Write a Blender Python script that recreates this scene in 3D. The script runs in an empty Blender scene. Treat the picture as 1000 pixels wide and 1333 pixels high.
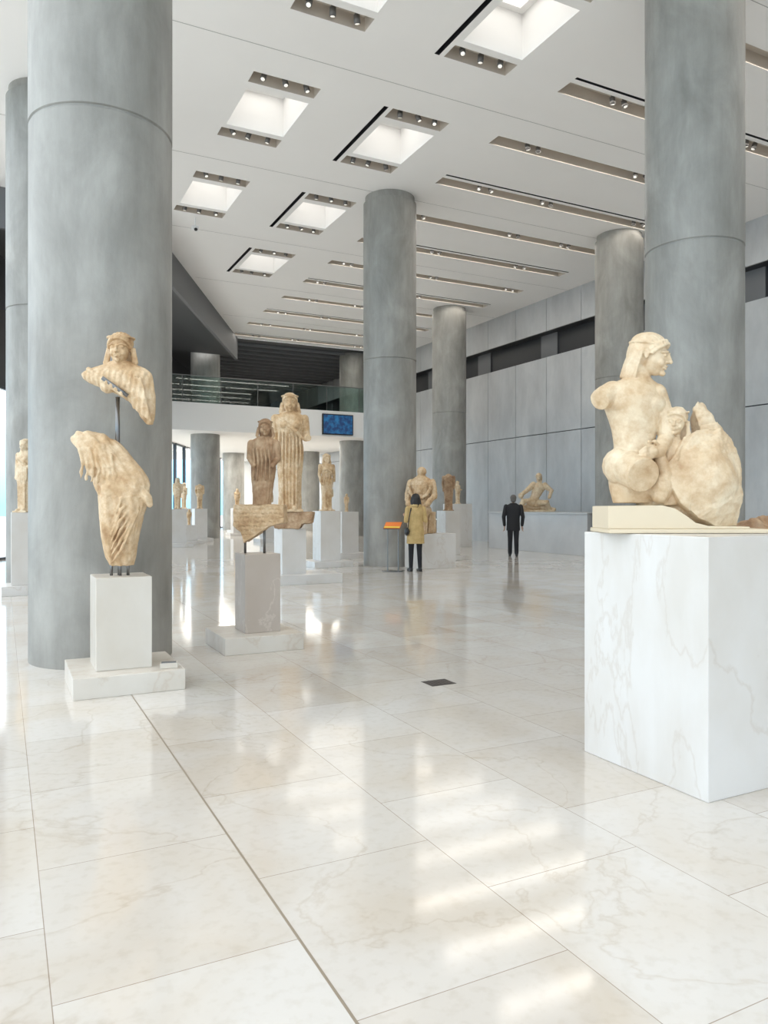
import bpy, bmesh, math, random
from mathutils import Vector, Matrix, noise
from mathutils.bvhtree import BVHTree
random.seed(7)
scene = bpy.context.scene
COL = scene.collection
YAW = math.radians(26.8)

# ------------------------------------------------------------------ materials
def new_mat(name):
    m = bpy.data.materials.new(name); m.use_nodes = True
    nt = m.node_tree
    return m, nt, nt.nodes, nt.links, nt.nodes['Principled BSDF']

def plain(name, col, rough=0.5, metal=0.0, emit=None, es=0):
    m, nt, N, L, P = new_mat(name)
    P.inputs['Base Color'].default_value = (*col, 1); P.inputs['Roughness'].default_value = rough
    P.inputs['Metallic'].default_value = metal
    if emit:
        P.inputs['Emission Color'].default_value = (*emit, 1); P.inputs['Emission Strength'].default_value = es
    return m

def ramp(N, stops):
    cr = N.new('ShaderNodeValToRGB'); e = cr.color_ramp.elements
    while len(e) < len(stops): e.new(0.5)
    for i, (p, c) in enumerate(stops):
        e[i].position = p; e[i].color = (*c, 1)
    return cr

def mottled(name, stops, scale=3.0, rough=0.7, bump=0.1, bscale=40, stretch=(1, 1, 1), detail=6, dist=0.3, spec=0.5, second=None):
    m, nt, N, L, P = new_mat(name)
    tc = N.new('ShaderNodeTexCoord'); mp = N.new('ShaderNodeMapping')
    mp.inputs['Scale'].default_value = stretch
    L.new(tc.outputs['Object'], mp.inputs['Vector'])
    nz = N.new('ShaderNodeTexNoise'); nz.inputs['Scale'].default_value = scale
    nz.inputs['Detail'].default_value = detail; nz.inputs['Roughness'].default_value = 0.6
    nz.inputs['Distortion'].default_value = dist
    L.new(mp.outputs[0], nz.inputs['Vector'])
    cr = ramp(N, stops)
    L.new(nz.outputs['Fac'], cr.inputs[0]); out = cr.outputs[0]
    if second:      # (scale, stretch, lo, hi, amount) extra layer of stains
        s2, st2, lo, hi, amt = second
        mp2 = N.new('ShaderNodeMapping'); mp2.inputs['Scale'].default_value = st2; L.new(tc.outputs['Object'], mp2.inputs['Vector'])
        n3 = N.new('ShaderNodeTexNoise'); n3.inputs['Scale'].default_value = s2; n3.inputs['Detail'].default_value = 8; n3.inputs['Roughness'].default_value = .65
        L.new(mp2.outputs[0], n3.inputs['Vector'])
        c3 = ramp(N, [(0.35, lo), (0.6, hi)]); L.new(n3.outputs['Fac'], c3.inputs[0])
        mx = N.new('ShaderNodeMixRGB'); mx.blend_type = 'MULTIPLY'; mx.inputs[0].default_value = amt
        L.new(out, mx.inputs[1]); L.new(c3.outputs[0], mx.inputs[2]); out = mx.outputs[0]
    L.new(out, P.inputs['Base Color'])
    P.inputs['Roughness'].default_value = rough
    P.inputs['Specular IOR Level'].default_value = spec
    if bump:
        n2 = N.new('ShaderNodeTexNoise'); n2.inputs['Scale'].default_value = bscale; n2.inputs['Detail'].default_value = 5
        L.new(tc.outputs['Object'], n2.inputs['Vector'])
        bp = N.new('ShaderNodeBump'); bp.inputs['Strength'].default_value = bump; bp.inputs['Distance'].default_value = 0.02
        L.new(n2.outputs['Fac'], bp.inputs['Height']); L.new(bp.outputs[0], P.inputs['Normal'])
    return m

SPK = (22, (1, 1, 1), (.60, .44, .30), (1, 1, 1), .50)
M_stone = mottled('aged_marble', [(0.28, (0.38, 0.22, 0.10)), (0.44, (0.60, 0.42, 0.24)), (0.62, (0.75, 0.60, 0.41))], 4.0, 0.6, 0.16, 45, second=SPK)
M_stone_d = mottled('aged_marble_brown', [(0.3, (0.24, 0.13, 0.065)), (0.5, (0.42, 0.275, 0.16)), (0.7, (0.58, 0.43, 0.28))], 5, 0.65, 0.2, 45, second=SPK)
M_stone_l = mottled('aged_marble_pale', [(0.28, (0.50, 0.33, 0.18)), (0.42, (0.66, 0.50, 0.32)), (0.62, (0.77, 0.655, 0.48))], 3.4, 0.55, 0.12, 40, second=(17, (1, 1, 1), (.64, .48, .33), (1, 1, 1), .5))
M_concrete = mottled('cast_concrete', [(0.25, (0.22, 0.212, 0.192)), (0.5, (0.315, 0.305, 0.28)), (0.78, (0.43, 0.42, 0.39))], 1.6, 0.5, 0.08, 30, (1, 1, 0.6), 10, 0.5,
                     second=(5, (1, 1, .17), (.80, .80, .79), (1.0, 1.0, 1.0), .8))
M_panel = mottled('concrete_panel', [(0.3, (0.43, 0.435, 0.44)), (0.55, (0.51, 0.52, 0.525)), (0.75, (0.60, 0.605, 0.605))], 1.0, 0.45, 0.03, 30, (1, 1, 0.35), 7, 0.3,
                  second=(2.2, (1, 1, .5), (.86, .87, .88), (1, 1, 1), .7))
M_ceiling = mottled('ceiling_plaster', [(0.3, (0.89, 0.88, 0.865)), (0.7, (0.92, 0.91, 0.895))], 0.4, 0.85, 0.0)
M_trough = plain('trough_lining', (0.62, 0.56, 0.49), 0.7)
M_dark = plain('dark_cladding', (0.05, 0.052, 0.057), 0.45)
M_fascia = plain('grey_fascia', (0.17, 0.172, 0.178), 0.6)
M_slot = plain('dark_slot', (0.03, 0.032, 0.036), 0.4)
M_white = plain('white_plaster', (0.86, 0.855, 0.84), 0.7)
M_cream = plain('cream_mount', (0.70, 0.59, 0.43), 0.5)
M_metal = plain('steel_rod', (0.22, 0.22, 0.22), 0.35, 0.9)
M_frame = plain('mullion_metal', (0.05, 0.06, 0.075), 0.4, 0.3)
M_diff = plain('skylight_diffuser', (0.9, 0.9, 0.9), 0.5, 0, (1.0, 0.975, 0.93), 2.1)
M_lens = plain('lamp_lens', (0.8, 0.8, 0.8), 0.3, 0, (1, 0.93, 0.8), .7)
M_blackp = plain('black_paint', (0.02, 0.02, 0.02), 0.5)

def pedestal_marble(name, base, vein, strength=0.5, rough=0.3, vs=1.1):
    m, nt, N, L, P = new_mat(name)
    tc = N.new('ShaderNodeTexCoord'); mp = N.new('ShaderNodeMapping'); mp.inputs['Rotation'].default_value = (.5, .9, .3); mp.inputs['Scale'].default_value = (1, 2.2, .7)
    L.new(tc.outputs['Object'], mp.inputs['Vector'])
    nz = N.new('ShaderNodeTexNoise'); nz.inputs['Scale'].default_value = vs; nz.inputs['Detail'].default_value = 9; nz.inputs['Roughness'].default_value = .55
    nz.inputs['Distortion'].default_value = 0.25
    L.new(mp.outputs[0], nz.inputs['Vector'])
    ab = N.new('ShaderNodeMath'); ab.operation = 'SUBTRACT'; ab.inputs[1].default_value = 0.5
    L.new(nz.outputs['Fac'], ab.inputs[0])
    a2 = N.new('ShaderNodeMath'); a2.operation = 'ABSOLUTE'; L.new(ab.outputs[0], a2.inputs[0])
    cr = ramp(N, [(0.0, (1, 1, 1)), (0.014, (0, 0, 0))])
    L.new(a2.outputs[0], cr.inputs[0])
    ml = N.new('ShaderNodeMath'); ml.operation = 'MULTIPLY'; ml.inputs[1].default_value = strength
    L.new(cr.outputs[0], ml.inputs[0])
    n3 = N.new('ShaderNodeTexNoise'); n3.inputs['Scale'].default_value = 2.0; n3.inputs['Detail'].default_value = 7
    L.new(mp.outputs[0], n3.inputs['Vector'])
    c3 = ramp(N, [(.35, (0, 0, 0)), (.65, (1, 1, 1))]); L.new(n3.outputs['Fac'], c3.inputs[0])
    m1 = N.new('ShaderNodeMixRGB'); m1.inputs[1].default_value = (*base, 1)
    m1.inputs[2].default_value = (base[0]*0.90, base[1]*0.875, base[2]*0.84, 1)
    L.new(c3.outputs[0], m1.inputs[0])
    mx = N.new('ShaderNodeMixRGB'); L.new(ml.outputs[0], mx.inputs[0]); L.new(m1.outputs[0], mx.inputs[1])
    mx.inputs[2].default_value = (*vein, 1)
    L.new(mx.outputs[0], P.inputs['Base Color']); P.inputs['Roughness'].default_value = rough
    return m
M_ped = pedestal_marble('pedestal_marble', (0.70, 0.68, 0.655), (0.52, 0.455, 0.39), 0.38)
M_ped_g = pedestal_marble('pedestal_marble_taupe', (0.50, 0.44, 0.39), (0.68, 0.61, 0.55), 0.5, vs=2.5)
M_ped_c = pedestal_marble('pedestal_marble_cream', (0.67, 0.63, 0.57), (0.50, 0.40, 0.31), 0.38)

def floor_mat():
    m, nt, N, L, P = new_mat('polished_marble_tiles')
    g = N.new('ShaderNodeNewGeometry'); sp = N.new('ShaderNodeSeparateXYZ'); L.new(g.outputs['Position'], sp.inputs[0])
    cb = N.new('ShaderNodeCombineXYZ')
    ax = N.new('ShaderNodeMath'); ax.operation = 'ADD'; ax.inputs[1].default_value = 20 - 2.07
    L.new(sp.outputs['Y'], ax.inputs[0])
    ay = N.new('ShaderNodeMath'); ay.operation = 'ADD'; ay.inputs[1].default_value = 0.735*20 - 0.86
    L.new(sp.outputs['X'], ay.inputs[0])
    L.new(ax.outputs[0], cb.inputs[0]); L.new(ay.outputs[0], cb.inputs[1])
    br = N.new('ShaderNodeTexBrick'); L.new(cb.outputs[0], br.inputs['Vector'])
    br.offset = 0.5; br.inputs['Scale'].default_value = 1.0
    br.inputs['Brick Width'].default_value = 0.88; br.inputs['Row Height'].default_value = 0.735
    br.inputs['Mortar Size'].default_value = 0.0018; br.inputs['Mortar Smooth'].default_value = 0.3
    br.inputs['Color1'].default_value = (0.64, 0.60, 0.55, 1); br.inputs['Color2'].default_value = (0.72, 0.70, 0.67, 1)
    br.inputs['Mortar'].default_value = (0.36, 0.30, 0.24, 1)
    nz = N.new('ShaderNodeTexNoise'); nz.inputs['Scale'].default_value = 1.6; nz.inputs['Detail'].default_value = 7
    nz.inputs['Distortion'].default_value = 0.8
    L.new(g.outputs['Position'], nz.inputs['Vector'])
    cr = ramp(N, [(.3, (0.93, 0.88, 0.81)), (.6, (1, 1, 1))])
    L.new(nz.outputs['Fac'], cr.inputs[0])
    mx = N.new('ShaderNodeMixRGB'); mx.blend_type = 'MULTIPLY'; mx.inputs[0].default_value = 0.9
    L.new(br.outputs['Color'], mx.inputs[1]); L.new(cr.outputs[0], mx.inputs[2])
    n2 = N.new('ShaderNodeTexNoise'); n2.inputs['Scale'].default_value = 22; n2.inputs['Detail'].default_value = 6
    L.new(g.outputs['Position'], n2.inputs['Vector'])
    c2 = ramp(N, [(.3, (0.92, 0.905, 0.88)), (.5, (1, 1, 1))])
    L.new(n2.outputs['Fac'], c2.inputs[0])
    m2 = N.new('ShaderNodeMixRGB'); m2.blend_type = 'MULTIPLY'; m2.inputs[0].default_value = 0.8
    L.new(mx.outputs[0], m2.inputs[1]); L.new(c2.outputs[0], m2.inputs[2])
    # hairline veins
    n4 = N.new('ShaderNodeTexNoise'); n4.inputs['Scale'].default_value = .9; n4.inputs['Detail'].default_value = 9; n4.inputs['Distortion'].default_value = .5
    L.new(g.outputs['Position'], n4.inputs['Vector'])
    s4 = N.new('ShaderNodeMath'); s4.operation = 'SUBTRACT'; s4.inputs[1].default_value = .5; L.new(n4.outputs['Fac'], s4.inputs[0])
    a4 = N.new('ShaderNodeMath'); a4.operation = 'ABSOLUTE'; L.new(s4.outputs[0], a4.inputs[0])
    c4 = ramp(N, [(0.0, (.86, .82, .77)), (.006, (1, 1, 1))]); L.new(a4.outputs[0], c4.inputs[0])
    m4 = N.new('ShaderNodeMixRGB'); m4.blend_type = 'MULTIPLY'; m4.inputs[0].default_value = .7
    L.new(m2.outputs[0], m4.inputs[1]); L.new(c4.outputs[0], m4.inputs[2])
    L.new(m4.outputs[0], P.inputs['Base Color'])
    rr = N.new('ShaderNodeMapRange'); rr.inputs['To Min'].default_value = 0.055; rr.inputs['To Max'].default_value = 0.12
    L.new(nz.outputs['Fac'], rr.inputs[0]); L.new(rr.outputs[0], P.inputs['Roughness'])
    P.inputs['IOR'].default_value = 1.7
    bp = N.new('ShaderNodeBump'); bp.inputs['Strength'].default_value = 0.2; bp.inputs['Distance'].default_value = 0.003
    bp.invert = True
    L.new(br.outputs['Fac'], bp.inputs['Height']); L.new(bp.outputs[0], P.inputs['Normal'])
    return m
M_floor = floor_mat()

def glass_mat(name, tint=(0.9, 0.97, 1.0), gloss=0.1):
    m = bpy.data.materials.new(name); m.use_nodes = True
    nt = m.node_tree; N = nt.nodes; L = nt.links; N.remove(N['Principled BSDF'])
    t = N.new('ShaderNodeBsdfTransparent'); t.inputs[0].default_value = (*tint, 1)
    g = N.new('ShaderNodeBsdfGlossy'); g.inputs['Roughness'].default_value = 0.02
    mx = N.new('ShaderNodeMixShader'); mx.inputs[0].default_value = gloss
    L.new(t.outputs[0], mx.inputs[1]); L.new(g.outputs[0], mx.inputs[2])
    L.new(mx.outputs[0], N['Material Output'].inputs['Surface'])
    return m
M_glass = glass_mat('window_glass', (0.92, 0.97, 1.0), 0.05)
M_rail = glass_mat('railing_glass', (0.76, 0.88, 0.86), 0.06)

# ------------------------------------------------------------------ builder
class B:
    def __init__(s):
        s.v = []; s.f = []; s.m = []; s.M = Matrix.Identity(4)
    def add(s, vs, fs, m=0):
        o = len(s.v); s.v += [s.M @ Vector(p) for p in vs]
        s.f += [tuple(i + o for i in f) for f in fs]; s.m += [m]*len(fs)
    def box(s, c, sz, m=0, rot=None):
        R = rot if rot else Matrix.Identity(3)
        vs = []
        for dx in (-.5, .5):
            for dy in (-.5, .5):
                for dz in (-.5, .5):
                    vs.append(Vector(c) + R @ Vector((dx*sz[0], dy*sz[1], dz*sz[2])))
        s.add(vs, [(0, 1, 3, 2), (4, 6, 7, 5), (0, 4, 5, 1), (2, 3, 7, 6), (0, 2, 6, 4), (1, 5, 7, 3)], m)
    def bx(s, x0, x1, y0, y1, z0, z1, m=0):
        s.box(((x0+x1)/2, (y0+y1)/2, (z0+z1)/2), (x1-x0, y1-y0, z1-z0), m)
    def ell(s, c, r, m=0, rot=None, seg=20, rings=12):
        if not hasattr(r, '__len__'): r = (r, r, r)
        R = rot if rot else Matrix.Identity(3); c = Vector(c)
        vs = [c + R @ Vector((0, 0, r[2]))]
        for i in range(1, rings):
            a = math.pi*i/rings
            for j in range(seg):
                t = 2*math.pi*j/seg
                vs.append(c + R @ Vector((r[0]*math.sin(a)*math.cos(t), r[1]*math.sin(a)*math.sin(t), r[2]*math.cos(a))))
        vs.append(c + R @ Vector((0, 0, -r[2])))
        fs = []
        for j in range(seg): fs.append((0, 1+j, 1+(j+1) % seg))
        for i in range(rings-2):
            for j in range(seg):
                a = 1+i*seg+j; b = 1+i*seg+(j+1) % seg
                fs.append((a, a+seg, b+seg, b))
        last = len(vs)-1; o = 1+(rings-2)*seg
        for j in range(seg): fs.append((last, o+(j+1) % seg, o+j))
        s.add(vs, fs, m)
    def tube(s, pts, rad, m=0, seg=14, ends=True, ref=(1, 0, 0)):
        pts = [Vector(p) for p in pts]; n = len(pts)
        if not hasattr(rad, '__len__'): rad = [rad]*n
        vs = []
        for i, p in enumerate(pts):
            t = (pts[min(i+1, n-1)] - pts[max(i-1, 0)]).normalized()
            x = Vector(ref) - t*Vector(ref).dot(t)
            if x.length < 0.2: x = Vector((0, 1, 0)) - t*t.y
            x.normalize(); y = t.cross(x)
            r = rad[i]; ra, rb = (r if hasattr(r, '__len__') else (r, r))
            for j in range(seg):
                a = 2*math.pi*j/seg
                vs.append(p + x*ra*math.cos(a) + y*rb*math.sin(a))
        fs = []
        for i in range(n-1):
            for j in range(seg):
                k = (j+1) % seg
                fs.append((i*seg+j, i*seg+k, (i+1)*seg+k, (i+1)*seg+j))
        fs.append(tuple(reversed(range(seg)))); fs.append(tuple((n-1)*seg+j for j in range(seg)))
        s.add(vs, fs, m)
        if ends:
            for i in ((0, n-1) if ends is True else ends):
                r = rad[i]; r = min(r) if hasattr(r, '__len__') else r
                s.ell(pts[i], r, m, seg=12, rings=8)
    def loft(s, secs, n=0, amp=0.0, ph=0.0, m=0, seg=72, sub=3):
        S = [tuple(list(q) + [1.0]*(6-len(q))) for q in secs]
        rows = []
        for i in range(len(S)-1):
            p0 = S[max(i-1, 0)]; p1 = S[i]; p2 = S[i+1]; p3 = S[min(i+2, len(S)-1)]
            for k in range(sub):
                t = k/sub
                row = [p1[0]+(p2[0]-p1[0])*t]
                for q in range(1, 6):
                    a = 0.5*(2*p1[q]+(p2[q]-p0[q])*t+(2*p0[q]-5*p1[q]+4*p2[q]-p3[q])*t*t+(-p0[q]+3*p1[q]-3*p2[q]+p3[q])*t**3)
                    row.append(a)
                rows.append(row)
        rows.append(list(S[-1]))
        vs = []
        for (z, cx, cy, rx, ry, a) in rows:
            rx = max(rx, .002); ry = max(ry, .002)
            for j in range(seg):
                t = 2*math.pi*j/seg
                f = 1.0
                if n:
                    w = math.cos(n*t+ph+1.2*math.sin(3*t+z*2)) ; f += amp*a*(w*0.7+0.3*math.cos((n*1.0)*2*t+z))
                vs.append((cx+rx*math.cos(t)*f, cy+ry*math.sin(t)*f, z))
        fs = []
        for i in range(len(rows)-1):
            for j in range(seg):
                k = (j+1) % seg
                fs.append((i*seg+j, i*seg+k, (i+1)*seg+k, (i+1)*seg+j))
        fs.append(tuple(reversed(range(seg)))); fs.append(tuple((len(rows)-1)*seg+j for j in range(seg)))
        s.add(vs, fs, m)
    def hull(s, pts, m=0):
        bm = bmesh.new()
        for p in pts: bm.verts.new(p)
        bmesh.ops.convex_hull(bm, input=bm.verts)
        loose = [v for v in bm.verts if not v.link_faces]
        bmesh.ops.delete(bm, geom=loose, context='VERTS')
        bm.verts.index_update()
        s.add([v.co.copy() for v in bm.verts], [tuple(v.index for v in f.verts) for f in bm.faces], m); bm.free()
    def prism(s, poly, y0, y1, m=0):
        n = len(poly)
        vs = [(x, y0, z) for x, z in poly] + [(x, y1, z) for x, z in poly]
        fs = [tuple(range(n)), tuple(reversed(range(n, 2*n)))]
        for i in range(n):
            k = (i+1) % n; fs.append((i, i+n, k+n, k))
        s.add(vs, fs, m)

def mesh_obj(name, vs, fs, ms, mats, smooth=False):
    me = bpy.data.meshes.new(name); me.from_pydata([tuple(v) for v in vs], [], fs)
    for mt in mats: me.materials.append(mt)
    me.polygons.foreach_set('material_index', ms)
    bm = bmesh.new(); bm.from_mesh(me); bmesh.ops.recalc_face_normals(bm, faces=bm.faces); bm.to_mesh(me); bm.free()
    if smooth: me.polygons.foreach_set('use_smooth', [True]*len(me.polygons))
    me.update()
    ob = bpy.data.objects.new(name, me); COL.objects.link(ob)
    return ob

def simple(name, b, mats, smooth=False, bevel=0):
    ob = mesh_obj(name, b.v, b.f, b.m, mats, smooth)
    if bevel:
        md = ob.modifiers.new('bevel', 'BEVEL'); md.width = bevel; md.segments = 2; md.limit_method = 'ANGLE'
    return ob

def carve_obj(name, b, mats, voxel=0.006, smooth=3, disp=None, ero=0.003, efreq=18.0, raw=None):
    ob = mesh_obj(name, b.v, b.f, b.m, mats)
    md = ob.modifiers.new('r', 'REMESH'); md.mode = 'VOXEL'; md.voxel_size = voxel
    ms = ob.modifiers.new('s', 'SMOOTH'); ms.factor = 0.5; ms.iterations = smooth
    dg = bpy.context.evaluated_depsgraph_get()
    me = bpy.data.meshes.new_from_object(ob.evaluated_get(dg)); ob.modifiers.clear()
    old = ob.data; ob.data = me; bpy.data.meshes.remove(old)
    me.materials.clear()
    for mt in mats: me.materials.append(mt)
    for v, n in [(v, v.normal.copy()) for v in me.vertices]:
        d = 0.0
        c = v.co
        if ero: d += ero*noise.fractal(c*efreq, 1.0, 2.0, 3)
        if disp: d += disp(c, n)
        v.co = c + n*d
    if len(mats) > 1:
        bvh = BVHTree.FromPolygons(b.v, b.f)
        idx = []
        for p in me.polygons:
            r = bvh.find_nearest(p.center); idx.append(b.m[r[2]] if r[2] is not None else 0)
        me.polygons.foreach_set('material_index', idx)
    if raw:
        bm = bmesh.new(); bm.from_mesh(me); vl = [bm.verts.new(v) for v in raw.v]
        for f, mi in zip(raw.f, raw.m):
            try: q = bm.faces.new([vl[i] for i in f]); q.material_index = mi
            except ValueError: pass
        bm.to_mesh(me); bm.free()
    me.polygons.foreach_set('use_smooth', [True]*len(me.polygons)); me.update()
    return ob

def place(ob, x, y, z, rz=-YAW):
    ob.location = (x, y, z); ob.rotation_euler = (0, 0, rz); return ob

def TM(c, s=1.0, yaw=0, pitch=0, roll=0):
    return Matrix.Translation(c) @ Matrix.Rotation(yaw, 4, 'Z') @ Matrix.Rotation(roll, 4, 'Y') @ Matrix.Rotation(pitch, 4, 'X') @ Matrix.Scale(s, 4)

# ------------------------------------------------------------------ head
def head(b, c, h, yaw=0, pitch=0, hair='kore', roll=0, m=0, mh=0, neck=True):
    old = b.M.copy(); b.M = old @ TM(c, h, yaw, pitch, roll)
    b.ell((0, .08, .12), (.34, .42, .37), m); b.ell((0, -.09, -.1), (.285, .32, .38), m)
    b.ell((0, -.17, -.32), (.17, .19, .16), m); b.ell((0, -.35, -.41), (.075, .075, .07), m)
    b.tube([(-.25, -.30, .05), (-.13, -.40, .09), (-.03, -.395, .05)], .03, m, 8)
    b.tube([(.25, -.30, .05), (.13, -.40, .09), (.03, -.395, .05)], .03, m, 8)
    b.tube([(0, -.39, .07), (0, -.445, -.03), (0, -.495, -.13)], [.03, .036, .046], m, 8)
    b.ell((-.045, -.43, -.145), .036, m, seg=8, rings=6); b.ell((.045, -.43, -.145), .036, m, seg=8, rings=6)
    for sx in (-1, 1):
        b.ell((sx*.135, -.36, -.005), (.072, .042, .036), m, seg=12, rings=8)
        b.ell((sx*.16, -.29, -.18), (.09, .1, .1), m, seg=12, rings=8)
        b.ell((sx*.335, .03, -.04), (.035, .07, .11), m, seg=10, rings=8)
    b.tube([(-.1, -.375, -.24), (-.03, -.43, -.232), (.03, -.43, -.232), (.1, -.375, -.24)], .023, m, 8)
    b.tube([(-.08, -.37, -.29), (0, -.42, -.297), (.08, -.37, -.29)], .027, m, 8)
    if neck: b.tube([(0, .06, -.25), (0, .1, -.55), (0, .14, -.9)], [.18, .18, .23], m, 16)
    if hair in ('kore', 'kouros', 'veil'):
        b.ell((0, .1, .18), (.385, .44, .34), mh)
        for row, (zr, rr) in enumerate(((.03, .052), (.10, .05))):
            for i in range(17):
                a = math.pi*(i/16)
                x = -.34*math.cos(a); z = (-.02+zr) + .27*math.sin(a)
                y = -.12 - .25*math.sin(a) + zr*.8
                b.ell((x, y, z), rr, mh, seg=8, rings=6)
    if hair == 'kore' or hair == 'veil':
        b.tube([(.40*math.cos(t), .1+.45*math.sin(t), .33) for t in [2*math.pi*i/24 for i in range(25)]], .035, mh, 8, ends=False)
        b.ell((0, .38, -.35), (.36, .17, .8), mh)
        for sx in (-1, 1):
            for k in range(3):
                o = k*.1
                pts = [(sx*(.34+o*.3), .08, -.02), (sx*(.40+o*.5), .02, -.45), (sx*(.40-o*1.2), -.14, -.85), (sx*(.34-o*1.2), -.26, -1.25)]
                b.tube(pts, [.055, .055, .05, .035], mh, 8)
    if hair == 'kouros':
        b.ell((0, .26, -.02), (.37, .30, .42), mh); b.ell((0, .30, -.34), (.35, .26, .40), mh)
        for i in range(19):
            a = -0.02 + (math.pi+.04)*i/18
            x = .36*math.cos(a); y = .12+.32*math.sin(a)
            b.tube([(x*.9, y*.95-.0, .26), (x*1.04, y*1.09+.01, .0), (x*1.0, y*1.16+.04, -.32), (x*.92, y*1.2+.05, -.62)], [.026, .034, .036, .028], mh, 8)
        b.tube([(.395*math.cos(t), .1+.45*math.sin(t), .22) for t in [2*math.pi*i/24 for i in range(25)]], .022, mh, 8, ends=False)
    b.M = old

def fbm(c, f): return noise.fractal(c*f, 1.0, 2.0, 3)

# ------------------------------------------------------------------ room shell
H = 8.75
FX = lambda y: -1.3 + .477*(y-19.5)      # oblique glazed facade line
LX = lambda y: 4.54 + .4755*(y-22.6)     # oblique ceiling edge line
XR, YB, YF = 17.2, -8.0, 52.0

ob = mesh_obj('floor', [(-1.3, YB, 0), (XR, YB, 0), (XR, YF, 0), (FX(YF), YF, 0), (-1.3, 19.5, 0)], [(0, 1, 2, 3, 4)], [0], [M_floor])
b = B(); b.bx(.854, .863, YB+.1, 30, 0.0, .001)
simple('trim_1', b, [plain('brass_expansion_joint', (0.30, 0.25, 0.19), 0.4)])
b = B()
for i in range(7): b.bx(3.0+i*.03, 3.018+i*.03, 5.09, 5.24, 0.0, .004)
b.bx(2.985, 3.205, 5.075, 5.255, 0, .002)
simple('floor_vent', b, [plain('vent_metal', (0.07, 0.06, 0.055), 0.5, .3)])

# ceiling with coffers
holes = []  # x0,x1,y0,y1,depth,kind
ys0 = [8.7-4.25*2, 8.7-4.25, 8.7, 12.95, 17.2, 21.45]
for y0 in ys0:
    for (xa, xb) in ((3.85, 5.0), (6.5, 7.65)):
        if xa < 5 and y0 > 20: continue
        holes.append((xa, xb, y0, y0+1.4, .75, 2))
        holes.append((xa-.05, xb+.02, y0+1.55, y0+1.9, .22, 1))
        holes.append((xa-.05, xb+.02, y0-.55, y0-.2, .22, 1))
troughs = [10.25-2.125*4+2.125*k for k in range(15)]
troughs = [t for t in troughs if t < 32.0]
for t in troughs: holes.append((8.8, 15.9, t, t+.35, .22, 1))
grilles = []
for y0 in ys0: grilles.append((6.27, 6.36, y0-.55, y0+1.9, .15, 3))
for k, t in enumerate(troughs):
    if k % 2 == 0: grilles.append((8.8, 15.9, t-.17, t-.11, .12, 3))
holes += grilles
holes = [tuple(round(q, 3) for q in h[:5])+(h[5],) for h in holes]
CY0, CY1 = YB, 32.4
xs = sorted(set([-1.3, XR]+[h[0] for h in holes]+[h[1] for h in holes]))
ys = sorted(set([CY0, CY1, 19.5]+[h[2] for h in holes]+[h[3] for h in holes]))
ys = [y for y in ys if CY0 <= y <= CY1]
bm = bmesh.new(); vc = {}
def gv(x, y, z):
    k = (x, y, z)
    if k not in vc: vc[k] = bm.verts.new((x, y, z))
    return vc[k]
for i in range(len(xs)-1):
    for j in range(len(ys)-1):
        cx = (xs[i]+xs[i+1])/2; cy = (ys[j]+ys[j+1])/2
        if any(h[0] < cx < h[1] and h[2] < cy < h[3] for h in holes): continue
        if cy > 19.5 and xs[i+1] < LX(ys[j]): continue
        bm.faces.new([gv(xs[i], ys[j], H), gv(xs[i+1], ys[j], H), gv(xs[i+1], ys[j+1], H), gv(xs[i], ys[j+1], H)])
far = [f for f in bm.faces if f.calc_center_median().y > 19.5]
geom = far + list({e for f in far for e in f.edges}) + list({v for f in far for v in f.verts})
nrm = Vector((1, -.4755, 0)).normalized()
bmesh.ops.bisect_plane(bm, geom=geom, plane_co=(LX(22.6), 22.6, H), plane_no=nrm, clear_inner=False, clear_outer=False)
kill = [f for f in bm.faces if f.calc_center_median().y > 19.5 and f.calc_center_median().x < LX(f.calc_center_median().y)]
bmesh.ops.delete(bm, geom=kill, context='FACES')
for (x0, x1, y0, y1, dp, kind) in holes:
    if y0 < CY0: continue
    z1 = H+dp
    a = [bm.verts.new(p) for p in ((x0, y0, H), (x1, y0, H), (x1, y1, H), (x0, y1, H), (x0, y0, z1), (x1, y0, z1), (x1, y1, z1), (x0, y1, z1))]
    side = 0 if kind == 2 else (1 if kind == 1 else 3)
    for q in ((0, 1, 5, 4), (1, 2, 6, 5), (2, 3, 7, 6), (3, 0, 4, 7)):
        f = bm.faces.new([a[k] for k in q]); f.material_index = side
    if kind == 2:   # white soffit ring around a smaller glazed light
        i = .12
        c4 = [bm.verts.new(p) for p in ((x0+i, y0+i, z1), (x1-i, y0+i, z1), (x1-i, y1-i, z1), (x0+i, y1-i, z1))]
        d4 = [bm.verts.new((v.co.x, v.co.y, z1+.22)) for v in c4]
        for q in range(4):
            r = (q+1) % 4
            bm.faces.new((a[4+q], a[4+r], c4[r], c4[q])); bm.faces.new((c4[q], c4[r], d4[r], d4[q]))
        f = bm.faces.new(d4); f.material_index = 2
    else:
        f = bm.faces.new([a[4], a[5], a[6], a[7]]); f.material_index = kind
me = bpy.data.meshes.new('ceiling'); bm.to_mesh(me); bm.free()
for mt in (M_ceiling, M_trough, M_diff, M_slot): me.materials.append(mt)
ob = bpy.data.objects.new('ceiling', me); COL.objects.link(ob)
b = B()
for y in (3.15, 7.4, 11.65, 15.9, 20.15, 24.4, 28.65): b.bx(max(-1.2, LX(y)+.15) if y > 19.5 else -1.2, XR-.02, y-.006, y+.006, H-.003, H-.0005)
simple('trim_3', b, [plain('ceiling_joint', (.42, .42, .41), .8)])

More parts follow.
